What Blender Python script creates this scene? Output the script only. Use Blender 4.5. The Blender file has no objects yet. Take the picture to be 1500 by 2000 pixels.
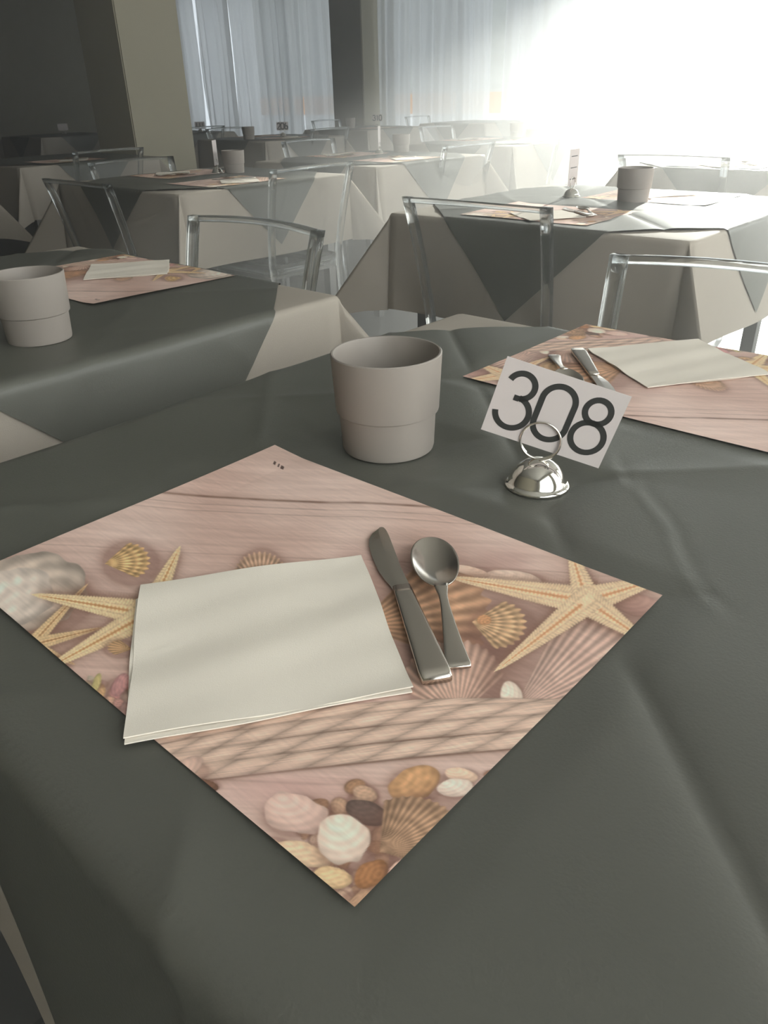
import bpy, bmesh, math, random
import numpy as np
from mathutils import Vector, Matrix

random.seed(7)
RNG = np.random.RandomState(11)
S = bpy.context.scene
COL = S.collection
PI = math.pi
rad = math.radians

# ------------------------------------------------------------------ camera, world, lights, exposure
# room axes: x runs along the 308 table towards the side windows, y towards the curtained wall, z up (metres)
cam_d = bpy.data.cameras.new('camera')
cam = bpy.data.objects.new('camera', cam_d)
COL.objects.link(cam)
cam_d.sensor_fit = 'VERTICAL'
cam_d.sensor_height = 36.0
cam_d.lens = 1501.0 / 2000.0 * 36.0
cam_d.clip_start = 0.02
cam_d.clip_end = 200
right, up, back = Vector((0.7440, 0.6677, -0.0248)), Vector((-0.3027, 0.3700, 0.8782)), Vector((0.5956, -0.6458, 0.4776))
m = Matrix((right, up, back)).transposed().to_4x4()
m.translation = Vector((0.7386, -0.9950, 1.064))
cam.matrix_world = m
S.camera = cam

vs = S.view_settings
vs.view_transform = 'Standard'
vs.look = 'None'
vs.gamma = 1.0
vs.exposure = 0.0
vs.use_curve_mapping = False
S.cycles.transparent_max_bounces = 40
S.cycles.max_bounces = 10
S.cycles.transmission_bounces = 8
S.cycles.diffuse_bounces = 3
S.cycles.volume_bounces = 0
S.cycles.sample_clamp_indirect = 4.0
S.cycles.caustics_refractive = False
S.cycles.caustics_reflective = False

WY = 8.8      # curtained wall
WXL = -14.0   # plain wall at the dark end
WXR = 2.1     # wall with the side windows
WYB = -3.2
CEIL = 3.0

world = bpy.data.worlds.new('sky')
S.world = world
world.use_nodes = True
wb = world.node_tree.nodes['Background']
wb.inputs[0].default_value = (0.90, 0.94, 1.0, 1)
wb.inputs[1].default_value = 3.0

def area(name, loc, rot, sx, sy, power, color):
    d = bpy.data.lights.new(name, 'AREA')
    d.shape = 'RECTANGLE'; d.size = sx; d.size_y = sy; d.energy = power; d.color = color
    o = bpy.data.objects.new(name, d); COL.objects.link(o)
    o.location = loc; o.rotation_euler = rot
    return o
# daylight outside the side windows, which stand out of the picture; the curtained wall is lit by sky and sun alone
area('window_side_near_offscreen', (WXR + 0.9, 0.2, 1.75), (0, rad(90), 0), 2.4, 5.2, 160, (1.0, 0.96, 0.90))
area('window_side_far_offscreen', (WXR + 0.9, 5.6, 1.75), (0, rad(90), 0), 2.4, 5.0, 215, (1.0, 0.97, 0.92))

# low sun coming in through the uncurtained end of the window wall
sd = bpy.data.lights.new('sun_offscreen', 'SUN'); sd.energy = 27.0; sd.angle = rad(1.5); sd.color = (1.0, 0.97, 0.90)
sun = bpy.data.objects.new('sun_offscreen', sd); COL.objects.link(sun)
sun.rotation_euler = Vector((0.20, -0.98, -0.236)).to_track_quat('-Z', 'Y').to_euler()

# ------------------------------------------------------------------ material helpers
def srgb(r, g, b):
    f = lambda c: (c / 255 / 12.92) if c / 255 <= 0.04045 else ((c / 255 + 0.055) / 1.055) ** 2.4
    return (f(r), f(g), f(b), 1)

def new_mat(name):
    mt = bpy.data.materials.new(name); mt.use_nodes = True
    nt = mt.node_tree
    return mt, nt, nt.nodes['Principled BSDF']

def cloth_mat(name, c1, c2, rough, spec, scale=900, bump=0.15, big=6.0):
    mt, nt, p = new_mat(name)
    tc = nt.nodes.new('ShaderNodeTexCoord')
    n1 = nt.nodes.new('ShaderNodeTexNoise'); n1.inputs['Scale'].default_value = big; n1.inputs['Detail'].default_value = 6
    n2 = nt.nodes.new('ShaderNodeTexNoise'); n2.inputs['Scale'].default_value = scale; n2.inputs['Detail'].default_value = 2
    cr = nt.nodes.new('ShaderNodeMix'); cr.data_type = 'RGBA'
    cr.inputs[6].default_value = c1; cr.inputs[7].default_value = c2
    bp = nt.nodes.new('ShaderNodeBump'); bp.inputs['Strength'].default_value = bump; bp.inputs['Distance'].default_value = 0.002
    nt.links.new(tc.outputs['Object'], n1.inputs['Vector']); nt.links.new(tc.outputs['Object'], n2.inputs['Vector'])
    nt.links.new(n1.outputs['Fac'], cr.inputs[0]); nt.links.new(cr.outputs[2], p.inputs['Base Color'])
    nt.links.new(n2.outputs['Fac'], bp.inputs['Height']); nt.links.new(bp.outputs['Normal'], p.inputs['Normal'])
    p.inputs['Roughness'].default_value = rough
    p.inputs['Specular IOR Level'].default_value = spec
    return mt

M = {}
M['overlay'] = cloth_mat('slate_green_cloth', (0.092, 0.092, 0.077, 1), (0.116, 0.115, 0.097, 1), 0.45, 0.5, 500, 0.10, 5)
M['beige'] = cloth_mat('beige_cloth', (0.36, 0.318, 0.268, 1), (0.42, 0.375, 0.32, 1), 0.75, 0.25, 700, 0.2, 4)
M['napkin'] = cloth_mat('paper_napkin', (0.82, 0.752, 0.655, 1), (0.86, 0.79, 0.69, 1), 0.9, 0.1, 1400, 0.12, 10)
M['cup'] = cloth_mat('taupe_plastic', (0.285, 0.252, 0.222, 1), (0.305, 0.27, 0.238, 1), 0.48, 0.4, 1500, 0.03, 8)
M['card'] = cloth_mat('card_stock', (0.62, 0.56, 0.54, 1), (0.64, 0.58, 0.56, 1), 0.6, 0.3, 900, 0.02, 6)
M['wall'] = cloth_mat('cream_plaster', (0.40, 0.367, 0.277, 1), (0.45, 0.41, 0.312, 1), 0.85, 0.2, 60, 0.1, 2)
M['ceiling'] = cloth_mat('ceiling_plaster', (0.62, 0.60, 0.55, 1), (0.66, 0.64, 0.59, 1), 0.9, 0.1, 60, 0.05, 2)
M['wood'] = cloth_mat('table_board', (0.16, 0.10, 0.06, 1), (0.22, 0.14, 0.09, 1), 0.6, 0.3, 60, 0.1, 8)

def simple(name, col, rough=0.5, metal=0.0, spec=0.5):
    mt, nt, p = new_mat(name)
    tc = nt.nodes.new('ShaderNodeTexCoord')
    n = nt.nodes.new('ShaderNodeTexNoise'); n.inputs['Scale'].default_value = 40; n.inputs['Detail'].default_value = 3
    mp = nt.nodes.new('ShaderNodeMapRange'); mp.inputs[3].default_value = max(0.0, rough - 0.03); mp.inputs[4].default_value = rough + 0.03
    nt.links.new(tc.outputs['Object'], n.inputs['Vector']); nt.links.new(n.outputs['Fac'], mp.inputs[0])
    nt.links.new(mp.outputs[0], p.inputs['Roughness'])
    p.inputs['Base Color'].default_value = col
    p.inputs['Metallic'].default_value = metal
    p.inputs['Specular IOR Level'].default_value = spec
    return mt
M['steel'] = simple('cutlery_steel', (0.62, 0.57, 0.51, 1), 0.18, 1.0)
M['chrome'] = simple('chrome', (0.80, 0.77, 0.71, 1), 0.06, 1.0)
M['ink'] = simple('black_ink', (0.022, 0.023, 0.020, 1), 0.6)
M['frame'] = simple('window_frame_paint', (0.55, 0.54, 0.50, 1), 0.5)
M['rail'] = simple('curtain_rail_metal', (0.5, 0.5, 0.5, 1), 0.3, 0.8)
M['metal_leg'] = simple('table_leg_metal', (0.25, 0.25, 0.25, 1), 0.35, 0.9)

# floor: dark tiles
mt, nt, p = new_mat('dark_floor_tiles')
tc = nt.nodes.new('ShaderNodeTexCoord')
br = nt.nodes.new('ShaderNodeTexBrick'); br.offset = 0.0
br.inputs['Color1'].default_value = (0.075, 0.075, 0.072, 1); br.inputs['Color2'].default_value = (0.09, 0.088, 0.084, 1)
br.inputs['Mortar'].default_value = (0.05, 0.05, 0.048, 1); br.inputs['Scale'].default_value = 1.0
br.inputs['Mortar Size'].default_value = 0.004; br.inputs['Brick Width'].default_value = 0.6; br.inputs['Row Height'].default_value = 0.6
nt.links.new(tc.outputs['Object'], br.inputs['Vector']); nt.links.new(br.outputs['Color'], p.inputs['Base Color'])
p.inputs['Roughness'].default_value = 0.35
M['floor'] = mt

# clear plastic: solid bars refract, thin sheets let light straight through and mirror at grazing angles
mt, nt, p = new_mat('clear_plastic_bar')
nt.nodes.remove(p)
out = nt.nodes['Material Output']
gl = nt.nodes.new('ShaderNodeBsdfGlass'); gl.inputs['IOR'].default_value = 1.49; gl.inputs['Roughness'].default_value = 0.02; gl.inputs['Color'].default_value = (0.95, 0.96, 0.96, 1)
tr = nt.nodes.new('ShaderNodeBsdfTransparent'); tr.inputs[0].default_value = (0.93, 0.94, 0.94, 1)
mx = nt.nodes.new('ShaderNodeMixShader'); mx.inputs[0].default_value = 0.30
nt.links.new(gl.outputs[0], mx.inputs[1]); nt.links.new(tr.outputs[0], mx.inputs[2]); nt.links.new(mx.outputs[0], out.inputs['Surface'])
M['bar'] = mt

def sheet_mat(name, tint, rough, ior, gain=1.0):
    mt, nt, p = new_mat(name)
    nt.nodes.remove(p)
    out = nt.nodes['Material Output']
    gl = nt.nodes.new('ShaderNodeBsdfGlossy'); gl.inputs['Roughness'].default_value = rough
    tr = nt.nodes.new('ShaderNodeBsdfTransparent'); tr.inputs[0].default_value = tint
    lw = nt.nodes.new('ShaderNodeLayerWeight'); lw.inputs[0].default_value = 0.5
    pw = nt.nodes.new('ShaderNodeMath'); pw.operation = 'POWER'; pw.inputs[1].default_value = 4.0
    fr = nt.nodes.new('ShaderNodeMath'); fr.operation = 'MULTIPLY_ADD'; fr.inputs[1].default_value = 0.85; fr.inputs[2].default_value = 0.05
    nt.links.new(lw.outputs['Facing'], pw.inputs[0]); nt.links.new(pw.outputs[0], fr.inputs[0])
    mx = nt.nodes.new('ShaderNodeMixShader')
    nt.links.new(fr.outputs[0], mx.inputs[0]); nt.links.new(tr.outputs[0], mx.inputs[1]); nt.links.new(gl.outputs[0], mx.inputs[2])
    nt.links.new(mx.outputs[0], out.inputs['Surface'])
    return mt
M['sheet'] = sheet_mat('clear_plastic_sheet', (0.95, 0.955, 0.955, 1), 0.05, 1.45)
M['pane'] = sheet_mat('window_glass', (0.96, 0.98, 0.97, 1), 0.0, 1.45)

# sheer curtain: part see-through, part diffusing
mt, nt, p = new_mat('sheer_white_curtain')
nt.nodes.remove(p)
out = nt.nodes['Material Output']
tc = nt.nodes.new('ShaderNodeTexCoord')
wv = nt.nodes.new('ShaderNodeTexNoise'); wv.inputs['Scale'].default_value = 1.0; wv.inputs['Detail'].default_value = 4
mpv = nt.nodes.new('ShaderNodeMapping'); mpv.inputs['Scale'].default_value = (9, 9, 0.25)
nt.links.new(tc.outputs['Object'], mpv.inputs['Vector']); nt.links.new(mpv.outputs[0], wv.inputs['Vector'])
cm = nt.nodes.new('ShaderNodeMix'); cm.data_type = 'RGBA'; cm.inputs[6].default_value = (0.72, 0.74, 0.76, 1); cm.inputs[7].default_value = (0.90, 0.90, 0.88, 1)
nt.links.new(wv.outputs['Fac'], cm.inputs[0])
tl = nt.nodes.new('ShaderNodeBsdfTranslucent'); df = nt.nodes.new('ShaderNodeBsdfDiffuse'); tp = nt.nodes.new('ShaderNodeBsdfTransparent')
nt.links.new(cm.outputs[2], tl.inputs[0]); nt.links.new(cm.outputs[2], df.inputs[0])
m1 = nt.nodes.new('ShaderNodeMixShader'); m1.inputs[0].default_value = 0.35
m2 = nt.nodes.new('ShaderNodeMixShader'); m2.inputs[0].default_value = 0.14
nt.links.new(tl.outputs[0], m1.inputs[1]); nt.links.new(df.outputs[0], m1.inputs[2])
nt.links.new(m1.outputs[0], m2.inputs[1]); nt.links.new(tp.outputs[0], m2.inputs[2]); nt.links.new(m2.outputs[0], out.inputs['Surface'])
M['curtain'] = mt

# printed placemat: colours come from the mesh's painted point colours plus fine wood grain
mt, nt, p = new_mat('printed_paper')
at = nt.nodes.new('ShaderNodeVertexColor'); at.layer_name = 'print'
tc = nt.nodes.new('ShaderNodeTexCoord')
mp = nt.nodes.new('ShaderNodeMapping'); mp.inputs['Rotation'].default_value = (0, 0, rad(-43)); mp.inputs['Scale'].default_value = (30, 420, 1)
ns = nt.nodes.new('ShaderNodeTexNoise'); ns.inputs['Scale'].default_value = 1; ns.inputs['Detail'].default_value = 4
rg = nt.nodes.new('ShaderNodeMapRange'); rg.inputs[1].default_value = 0.3; rg.inputs[2].default_value = 0.7; rg.inputs[3].default_value = 0.93; rg.inputs[4].default_value = 1.05
ml = nt.nodes.new('ShaderNodeMix'); ml.data_type = 'RGBA'; ml.blend_type = 'MULTIPLY'; ml.inputs[0].default_value = 1.0
nt.links.new(tc.outputs['Object'], mp.inputs['Vector']); nt.links.new(mp.outputs[0], ns.inputs['Vector']); nt.links.new(ns.outputs['Fac'], rg.inputs[0])
nt.links.new(at.outputs['Color'], ml.inputs[6]); nt.links.new(rg.outputs[0], ml.inputs[7]); nt.links.new(ml.outputs[2], p.inputs['Base Color'])
p.inputs['Roughness'].default_value = 0.55; p.inputs['Specular IOR Level'].default_value = 0.3
M['print'] = mt

# ------------------------------------------------------------------ object helpers
def tag(o, label=None, cat=None, group=None, kind=None):
    if label: o['label'] = label
    if cat: o['category'] = cat
    if group: o['group'] = group
    if kind: o['kind'] = kind
    return o

def empty(name, loc=(0, 0, 0), rz=0.0):
    o = bpy.data.objects.new(name, None); COL.objects.link(o)
    o.location = loc; o.rotation_euler = (0, 0, rz); o.empty_display_size = 0.05
    return o

def mesh_data(name, verts, faces, mat, smooth=False):
    me = bpy.data.meshes.new(name)
    me.from_pydata([tuple(v) for v in verts], [], [tuple(f) for f in faces])
    bm = bmesh.new(); bm.from_mesh(me); bmesh.ops.recalc_face_normals(bm, faces=bm.faces); bm.to_mesh(me); bm.free()
    me.materials.append(mat)
    if smooth: me.polygons.foreach_set('use_smooth', [True] * len(me.polygons))
    me.update()
    return me

def obj(name, me, parent=None, loc=(0, 0, 0), rot=(0, 0, 0)):
    o = bpy.data.objects.new(name, me); COL.objects.link(o)
    o.location = loc; o.rotation_euler = rot
    if parent: o.parent = parent
    return o

def box_geo(x0, x1, y0, y1, z0, z1):
    v = [(x0, y0, z0), (x1, y0, z0), (x1, y1, z0), (x0, y1, z0), (x0, y0, z1), (x1, y0, z1), (x1, y1, z1), (x0, y1, z1)]
    f = [(0, 3, 2, 1), (4, 5, 6, 7), (0, 1, 5, 4), (1, 2, 6, 5), (2, 3, 7, 6), (3, 0, 4, 7)]
    return v, f

def join(*geos):
    V, F = [], []
    for v, f in geos:
        o = len(V); V += list(v); F += [tuple(i + o for i in q) for q in f]
    return V, F

def box(name, x0, x1, y0, y1, z0, z1, mat, parent=None, bevel=0.0):
    v, f = box_geo(x0, x1, y0, y1, z0, z1)
    me = mesh_data(name, v, f, mat)
    if bevel:
        bm = bmesh.new(); bm.from_mesh(me)
        bmesh.ops.bevel(bm, geom=bm.edges[:], offset=bevel, segments=2, affect='EDGES'); bm.to_mesh(me); bm.free()
    return obj(name, me, parent)

def lathe(profile, n=64):
    V, F = [], []
    for r, z in profile:
        for i in range(n):
            a = 2 * PI * i / n; V.append((r * math.cos(a), r * math.sin(a), z))
    for j in range(len(profile) - 1):
        for i in range(n):
            k = (i + 1) % n
            F.append((j * n + i, j * n + k, (j + 1) * n + k, (j + 1) * n + i))
    F.append(tuple(range(n))[::-1]); F.append(tuple((len(profile) - 1) * n + i for i in range(n)))
    return V, F

def sweep(path, section):
    """path: list of (centre, right, up) frames; section: list of (a, b); per-frame scale allowed as 4th item"""
    V, F = [], []; n = len(section)
    for fr in path:
        c, r, u = Vector(fr[0]), Vector(fr[1]), Vector(fr[2]); s = fr[3] if len(fr) > 3 else (1, 1)
        for a, b in section: V.append(tuple(c + r * a * s[0] + u * b * s[1]))
    for j in range(len(path) - 1):
        for i in range(n):
            k = (i + 1) % n; F.append((j * n + i, j * n + k, (j + 1) * n + k, (j + 1) * n + i))
    F.append(tuple(range(n))[::-1]); F.append(tuple((len(path) - 1) * n + i for i in range(n)))
    return V, F

def rrect(w, d, r, seg=3):
    pts = []
    for cx, cy, a0 in ((w / 2 - r, d / 2 - r, 0), (-w / 2 + r, d / 2 - r, 90), (-w / 2 + r, -d / 2 + r, 180), (w / 2 - r, -d / 2 + r, 270)):
        for i in range(seg + 1):
            a = rad(a0 + 90 * i / seg); pts.append((cx + r * math.cos(a), cy + r * math.sin(a)))
    return pts

def grid_geo(nx, ny, fn):
    V = [fn(i / nx, j / ny) for j in range(ny + 1) for i in range(nx + 1)]
    F = [(j * (nx + 1) + i, j * (nx + 1) + i + 1, (j + 1) * (nx + 1) + i + 1, (j + 1) * (nx + 1) + i) for j in range(ny) for i in range(nx)]
    return V, F

def solid_grid(nx, ny, fn, th):
    """a sheet of thickness th below the surface fn(u, v)"""
    V, F = grid_geo(nx, ny, fn); n = len(V)
    V2 = [(x, y, z - th) for x, y, z in V]
    F2 = [tuple(i + n for i in f[::-1]) for f in F]
    rim = [i for i in range(nx + 1)] + [(j + 1) * (nx + 1) - 1 for j in range(1, ny + 1)] + [ny * (nx + 1) + i for i in range(nx - 1, -1, -1)] + [j * (nx + 1) for j in range(ny - 1, 0, -1)]
    E = [(rim[k], rim[(k + 1) % len(rim)], rim[(k + 1) % len(rim)] + n, rim[k] + n) for k in range(len(rim))]
    return V + V2, F + F2 + E

def copy_tree(o, parent=None):
    c = o.copy(); COL.objects.link(c); c.parent = parent
    for ch in list(o.children): copy_tree(ch, c)
    return c

def struct(o): o['kind'] = 'structure'; return o

# ------------------------------------------------------------------ room shell
struct(box('floor', WXL - 0.2, WXR + 0.2, WYB - 0.2, WY + 0.6, -0.1, 0, M['floor']))
struct(box('ceiling', WXL - 0.2, WXR + 0.2, WYB - 0.2, WY + 0.6, CEIL, CEIL + 0.1, M['ceiling']))
struct(box('wall_left', WXL - 0.2, WXL, WYB - 0.2, WY + 0.6, 0, CEIL, M['wall']))
struct(box('wall_back', WXL, WXR + 0.2, WYB - 0.2, WYB, 0, CEIL, M['wall']))
# curtained wall: piers, low kerb and head beam around four glazed bays
far_bays = [(-13.3, -8.75), (-8.05, -4.1), (-3.9, -0.2), (0.0, 1.95)]
g = [box_geo(WXL, WXR + 0.2, WY, WY + 0.25, 2.78, CEIL), box_geo(WXL, WXR + 0.2, WY, WY + 0.25, 0, 0.08)]
edges = [WXL] + [e for b in far_bays for e in b] + [WXR + 0.2]
for a, b in zip(edges[0::2], edges[1::2]): g.append(box_geo(a, b, WY, WY + 0.25, 0.08, 2.78))
struct(obj('wall_far', mesh_data('wall_far', *join(*g), M['wall'])))
struct(box('trim_1', -8.72, -8.08, WY - 0.42, WY, 0, CEIL, M['wall'], bevel=0.01))    # pilaster
# side wall
side_bays = [(-2.4, -0.1), (0.3, 2.6), (3.2, 5.4), (5.8, 8.1)]
g = [box_geo(WXR, WXR + 0.2, WYB, WY, 2.7, CEIL), box_geo(WXR, WXR + 0.2, WYB, WY, 0, 0.6)]
edges = [WYB] + [e for b in side_bays for e in b] + [WY]
for a, b in zip(edges[0::2], edges[1::2]): g.append(box_geo(WXR, WXR + 0.2, a, b, 0.6, 2.7))
struct(obj('wall_right', mesh_data('wall_right', *join(*g), M['wall'])))

nwin = 0
for a, b in far_bays:
    nwin += 1
    w = struct(empty('window_%d' % nwin, ((a + b) / 2, WY + 0.12, 0.08)))
    hw = (b - a) / 2; H = 2.70; n = max(2, round((b - a) / 1.5))
    fg = [box_geo(-hw, hw, -0.03, 0.03, 0, 0.06), box_geo(-hw, hw, -0.03, 0.03, H - 0.06, H)]
    for k in range(n + 1):
        x = -hw + 2 * hw * k / n; fg.append(box_geo(max(-hw, x - 0.03), min(hw, x + 0.03), -0.03, 0.03, 0.06, H - 0.06))
    obj('window_frame', mesh_data('window_frame', *join(*fg), M['frame']), w)
    for k in range(n):
        x0 = -hw + 2 * hw * k / n + 0.03; x1 = -hw + 2 * hw * (k + 1) / n - 0.03
        v, f = box_geo(x0, x1, -0.004, 0.004, 0.06, H - 0.06)
        obj('pane', mesh_data('pane', v, f, M['pane']), w)
for a, b in side_bays:
    nwin += 1
    w = struct(empty('window_%d' % nwin, (WXR + 0.1, (a + b) / 2, 0.6)))
    hw = (b - a) / 2; H = 2.1
    fg = [box_geo(-0.03, 0.03, -hw, hw, 0, 0.06), box_geo(-0.03, 0.03, -hw, hw, H - 0.06, H)]
    for x in (-hw, -0.03, hw - 0.06): fg.append(box_geo(-0.03, 0.03, x, x + 0.06, 0.06, H - 0.06))
    obj('window_frame', mesh_data('window_frame', *join(*fg), M['frame']), w)
    for x0, x1 in ((-hw + 0.06, -0.03), (0.03, hw - 0.06)):
        v, f = box_geo(-0.004, 0.004, x0, x1, 0.06, H - 0.06)
        obj('pane', mesh_data('pane', v, f, M['pane']), w)

# square column in the room
tag(box('square_column', -5.1, -4.6, 2.31, 2.81, 0, CEIL, M['wall'], bevel=0.008), 'thick square cream column standing free among the tables', 'column')

# curtains: rail + pleated panels
def curtain_panel(x0, x1, zb, seed):
    r = random.Random(seed); n = int((x1 - x0) / 0.012); hw = (x1 - x0) / 2
    ph = [r.uniform(0, 6.28) for _ in range(4)]; per = r.uniform(0.20, 0.34)
    def fn(u, v):
        x = -hw + 2 * hw * u; z = zb + (2.74 - zb) * v
        w = 0.5 + 0.5 * (1 - v)
        q = x + 0.02 * math.sin(1.7 * z + ph[2])
        y = 0.045 * math.sin(2 * PI * q / per + ph[0]) * w + 0.03 * math.sin(2 * PI * q / (per * 2.3) + ph[1]) + 0.012 * math.sin(2 * PI * q / 0.09 + ph[3]) * w
        y += 0.02 * math.sin(5 * q + 2.2 * z + ph[2]) * (1 - v)
        return (x, y, z)
    return mesh_data('curtain_panel', *grid_geo(n, 24, fn), M['curtain'], True)
spans = []
def split(a, b, n):
    for k in range(n): spans.append((a + (b - a) * k / n + 0.004, a + (b - a) * (k + 1) / n - 0.004))
split(-13.25, -8.76, 5); split(-8.04, -6.0, 3); split(-5.80, -3.95, 2); spans.append((-3.9, -3.55)); spans.append((1.6, 1.9))
where = ['beside the dark end wall', 'second from the dark end wall', 'third from the dark end wall', 'fourth from the dark end wall', 'just before the pilaster',
         'just past the pilaster', 'second past the pilaster', 'on the pilaster side of the open gap', 'past the open gap', 'second past the open gap', 'gathered at the edge of the sun-bleached glass', 'gathered in the corner by the side windows']
for k, (a, b) in enumerate(spans):
    o = obj('sheer_curtain', curtain_panel(a, b, 0.03, k + 3), None, ((a + b) / 2, WY - 0.13, 0))
    lab = 'sheer white pleated curtain panel ' + (where[k] if k < len(where) else 'in the sun-bleached run towards the side windows')
    tag(o, lab, 'curtain', 'sheer curtain panels along the window wall')
tag(box('curtain_rail', -13.3, -8.74, WY - 0.15, WY - 0.11, 2.74, 2.775, M['rail']), 'slim metal curtain rail between end wall and pilaster', 'rail')
tag(box('curtain_rail', -8.06, 1.95, WY - 0.15, WY - 0.11, 2.74, 2.775, M['rail']), 'slim metal curtain rail past the pilaster', 'rail')

# outside, seen in the curtain gap; unseen rest added to shade the left bays
mt = cloth_mat('rough_grey_stone', (0.30, 0.31, 0.29, 1), (0.62, 0.63, 0.60, 1), 0.9, 0.2, 30, 0.5, 7)
gw = empty('garden_wall', (-10.2, WY + 3.6, -0.1))
box('stone_wall', -5, 5, 0, 0.3, 1.15, 4.0, mt, gw)
box('tan_band', -5, 5, -0.02, 0.3, 0.80, 1.15, simple('tan_render', (0.62, 0.36, 0.20, 1), 0.8), gw)
box('white_base', -5, 5, -0.02, 0.3, 0, 0.80, simple('white_render', (0.8, 0.8, 0.8, 1), 0.8), gw)
tag(gw, 'grey stone garden wall with tan band seen through curtain gap', 'wall')

# ------------------------------------------------------------------ tables and cloths
TH = 0.45; TZ = 0.75
def drape(s, t, lift, amp=1.0):
    """where the cloth point (s, t) of a flat cloth ends up when it is laid over the square table"""
    fl = rad(5)
    def wave(q, d): return amp * d * 0.05 * math.sin(9 * q + 1.0)
    a, b = abs(s), abs(t); sx = 1 if s >= 0 else -1; sy = 1 if t >= 0 else -1
    R = 0.012
    def fall(d):
        if d < R * 1.5: return R * math.sin(d / R) if d < R * PI / 2 else R, R * (1 - math.cos(min(d / R, PI / 2)))
        e = d - R * 1.5
        return R + e * math.sin(fl), R + e * math.cos(fl)
    if a <= TH and b <= TH: return (s, t, TZ + lift)
    if b <= TH:
        o, z = fall(a - TH); return (sx * (TH + o + lift + wave(t, a - TH)), t, TZ + lift - z)
    if a <= TH:
        o, z = fall(b - TH); return (s, sy * (TH + o + lift + wave(s, b - TH)), TZ + lift - z)
    da, db = a - TH, b - TH; r = math.hypot(da, db); ph = math.degrees(math.atan2(db, da))
    tri = 1 - abs(ph - 45) / 45
    o, z = fall(r)
    al = rad(5 + 33 * tri ** 0.9); az = rad(45 + (ph - 45) * (1 - 0.45 * min(1, tri * 3)))
    k = min(1, r / 0.03)
    oo = r * math.sin(al) * k + o * (1 - k); zz = r * math.cos(al) * k + z * (1 - k)
    wv = wave(t, da) * (1 - tri) if ph < 45 else wave(s, db) * (1 - tri)
    return (sx * (TH + lift + oo * math.cos(az) + (wv if ph < 45 else 0)), sy * (TH + lift + oo * math.sin(az) + (wv if ph >= 45 else 0)), TZ + lift - zz)

def samples(half, n_in, n_out):
    out_ = [TH + 0.004, TH + 0.009, TH + 0.014, TH + 0.02] + [TH + 0.02 + (half - TH - 0.02) * k / n_out for k in range(1, n_out + 1)]
    return [-q for q in out_[::-1]] + [-TH + 2 * TH * k / n_in for k in range(n_in + 1)] + out_

def undercloth(n_in, n_out):
    q = samples(0.735, n_in, n_out); n = len(q) - 1
    def top(p):
        x, y, z = p
        if abs(x) < TH and abs(y) < TH:
            z += 0.0008 * math.sin(31 * x + 7 * y) * math.sin(17 * y + 2)
        return (x, y, z)
    V = [top(drape(q[i], q[j], 0.0015)) for j in range(n + 1) for i in range(n + 1)]
    F = []
    for j in range(n):
        for i in range(n):
            a, b, c, d = j * (n + 1) + i, j * (n + 1) + i + 1, (j + 1) * (n + 1) + i + 1, (j + 1) * (n + 1) + i
            mx_, my_ = (q[i] + q[i + 1]) / 2, (q[j] + q[j + 1]) / 2
            if abs(mx_) > TH and abs(my_) > TH:
                F += [(a, b, c), (a, c, d)] if mx_ * my_ > 0 else [(a, b, d), (b, c, d)]
            else: F.append((a, b, c, d))
    return mesh_data('tablecloth', V, F, M['beige'], True)

def crease(d, h, w): return h * math.exp(-abs(d) / w)
def overlay(n, off=(0.0, 0.0), turn=0.0, detail=False, seed=1, flat_=()):
    """slate cloth laid corner to side, 1 m square, still showing its fold lines"""
    r = random.Random(seed); A = 0.5; c45 = math.cos(rad(45 + turn)); s45 = math.sin(rad(45 + turn))
    V = []
    for j in range(n + 1):
        for i in range(n + 1):
            p = -A + 2 * A * i / n; q = -A + 2 * A * j / n
            s = p * c45 - q * s45 + off[0]; t = p * s45 + q * c45 + off[1]
            h = max(crease(p, 0.0078, 0.065) - crease(p, 0.0070, 0.017), crease(q, 0.0030, 0.03), crease(p - 0.25, 0.0016, 0.02), crease(p + 0.25, 0.0022, 0.018), crease(q - 0.25, 0.0016, 0.02), crease(q + 0.25, 0.0016, 0.02))
            h += 0.0008 * (1 + math.sin(11 * p + 2.0 + seed)) * (1 + math.sin(9 * q + 0.7 * seed)) * 0.5
            h += 0.0012 * math.exp(-((p - 0.07) / 0.05) ** 2) * (1 + math.sin(16 * q + 1))
            for fx, fy, hx, hy in flat_:      # pressed flat where a mat lies on it
                dd = max(abs(s - fx) - hx, abs(t - fy) - hy)
                h *= 0.10 + 0.90 * min(1, max(0, (dd - 0.003) / 0.03))
            if detail:
                for (a0, b0), (a1, b1), hh in DET:
                    ex, ey = a1 - a0, b1 - b0; L = math.hypot(ex, ey); ux, uy = ex / L, ey / L
                    dx, dy = s - a0, t - b0; al = dx * ux + dy * uy; pd = -dx * uy + dy * ux
                    pd += 0.003 * math.sin(al * 60)
                    if -0.02 < al < L + 0.02:
                        h += hh * math.exp(-(pd / 0.0042) ** 2) * max(0, min(1, (al + 0.02) / 0.03, (L + 0.02 - al) / 0.03)) - 0.8 * hh * math.exp(-((pd - 0.009) / 0.006) ** 2) * max(0, min(1, (al + 0.02) / 0.03, (L + 0.02 - al) / 0.03))
            x, y, z = drape(s, t, 0.0045, 1.0)
            if abs(s) > TH or abs(t) > TH:
                k = 0.8
                if abs(s) > TH: x += math.copysign(h * k, s)
                else: y += math.copysign(h * k, t)
                z += h * max(0, 1 - (max(abs(s), abs(t)) - TH) / 0.02)
            else:
                z += h
            V.append((x, y, z))
    F = [(j * (n + 1) + i, j * (n + 1) + i + 1, (j + 1) * (n + 1) + i + 1, (j + 1) * (n + 1) + i) for j in range(n) for i in range(n)]
    return mesh_data('overlay_cloth', V, F, M['overlay'], True)
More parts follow.
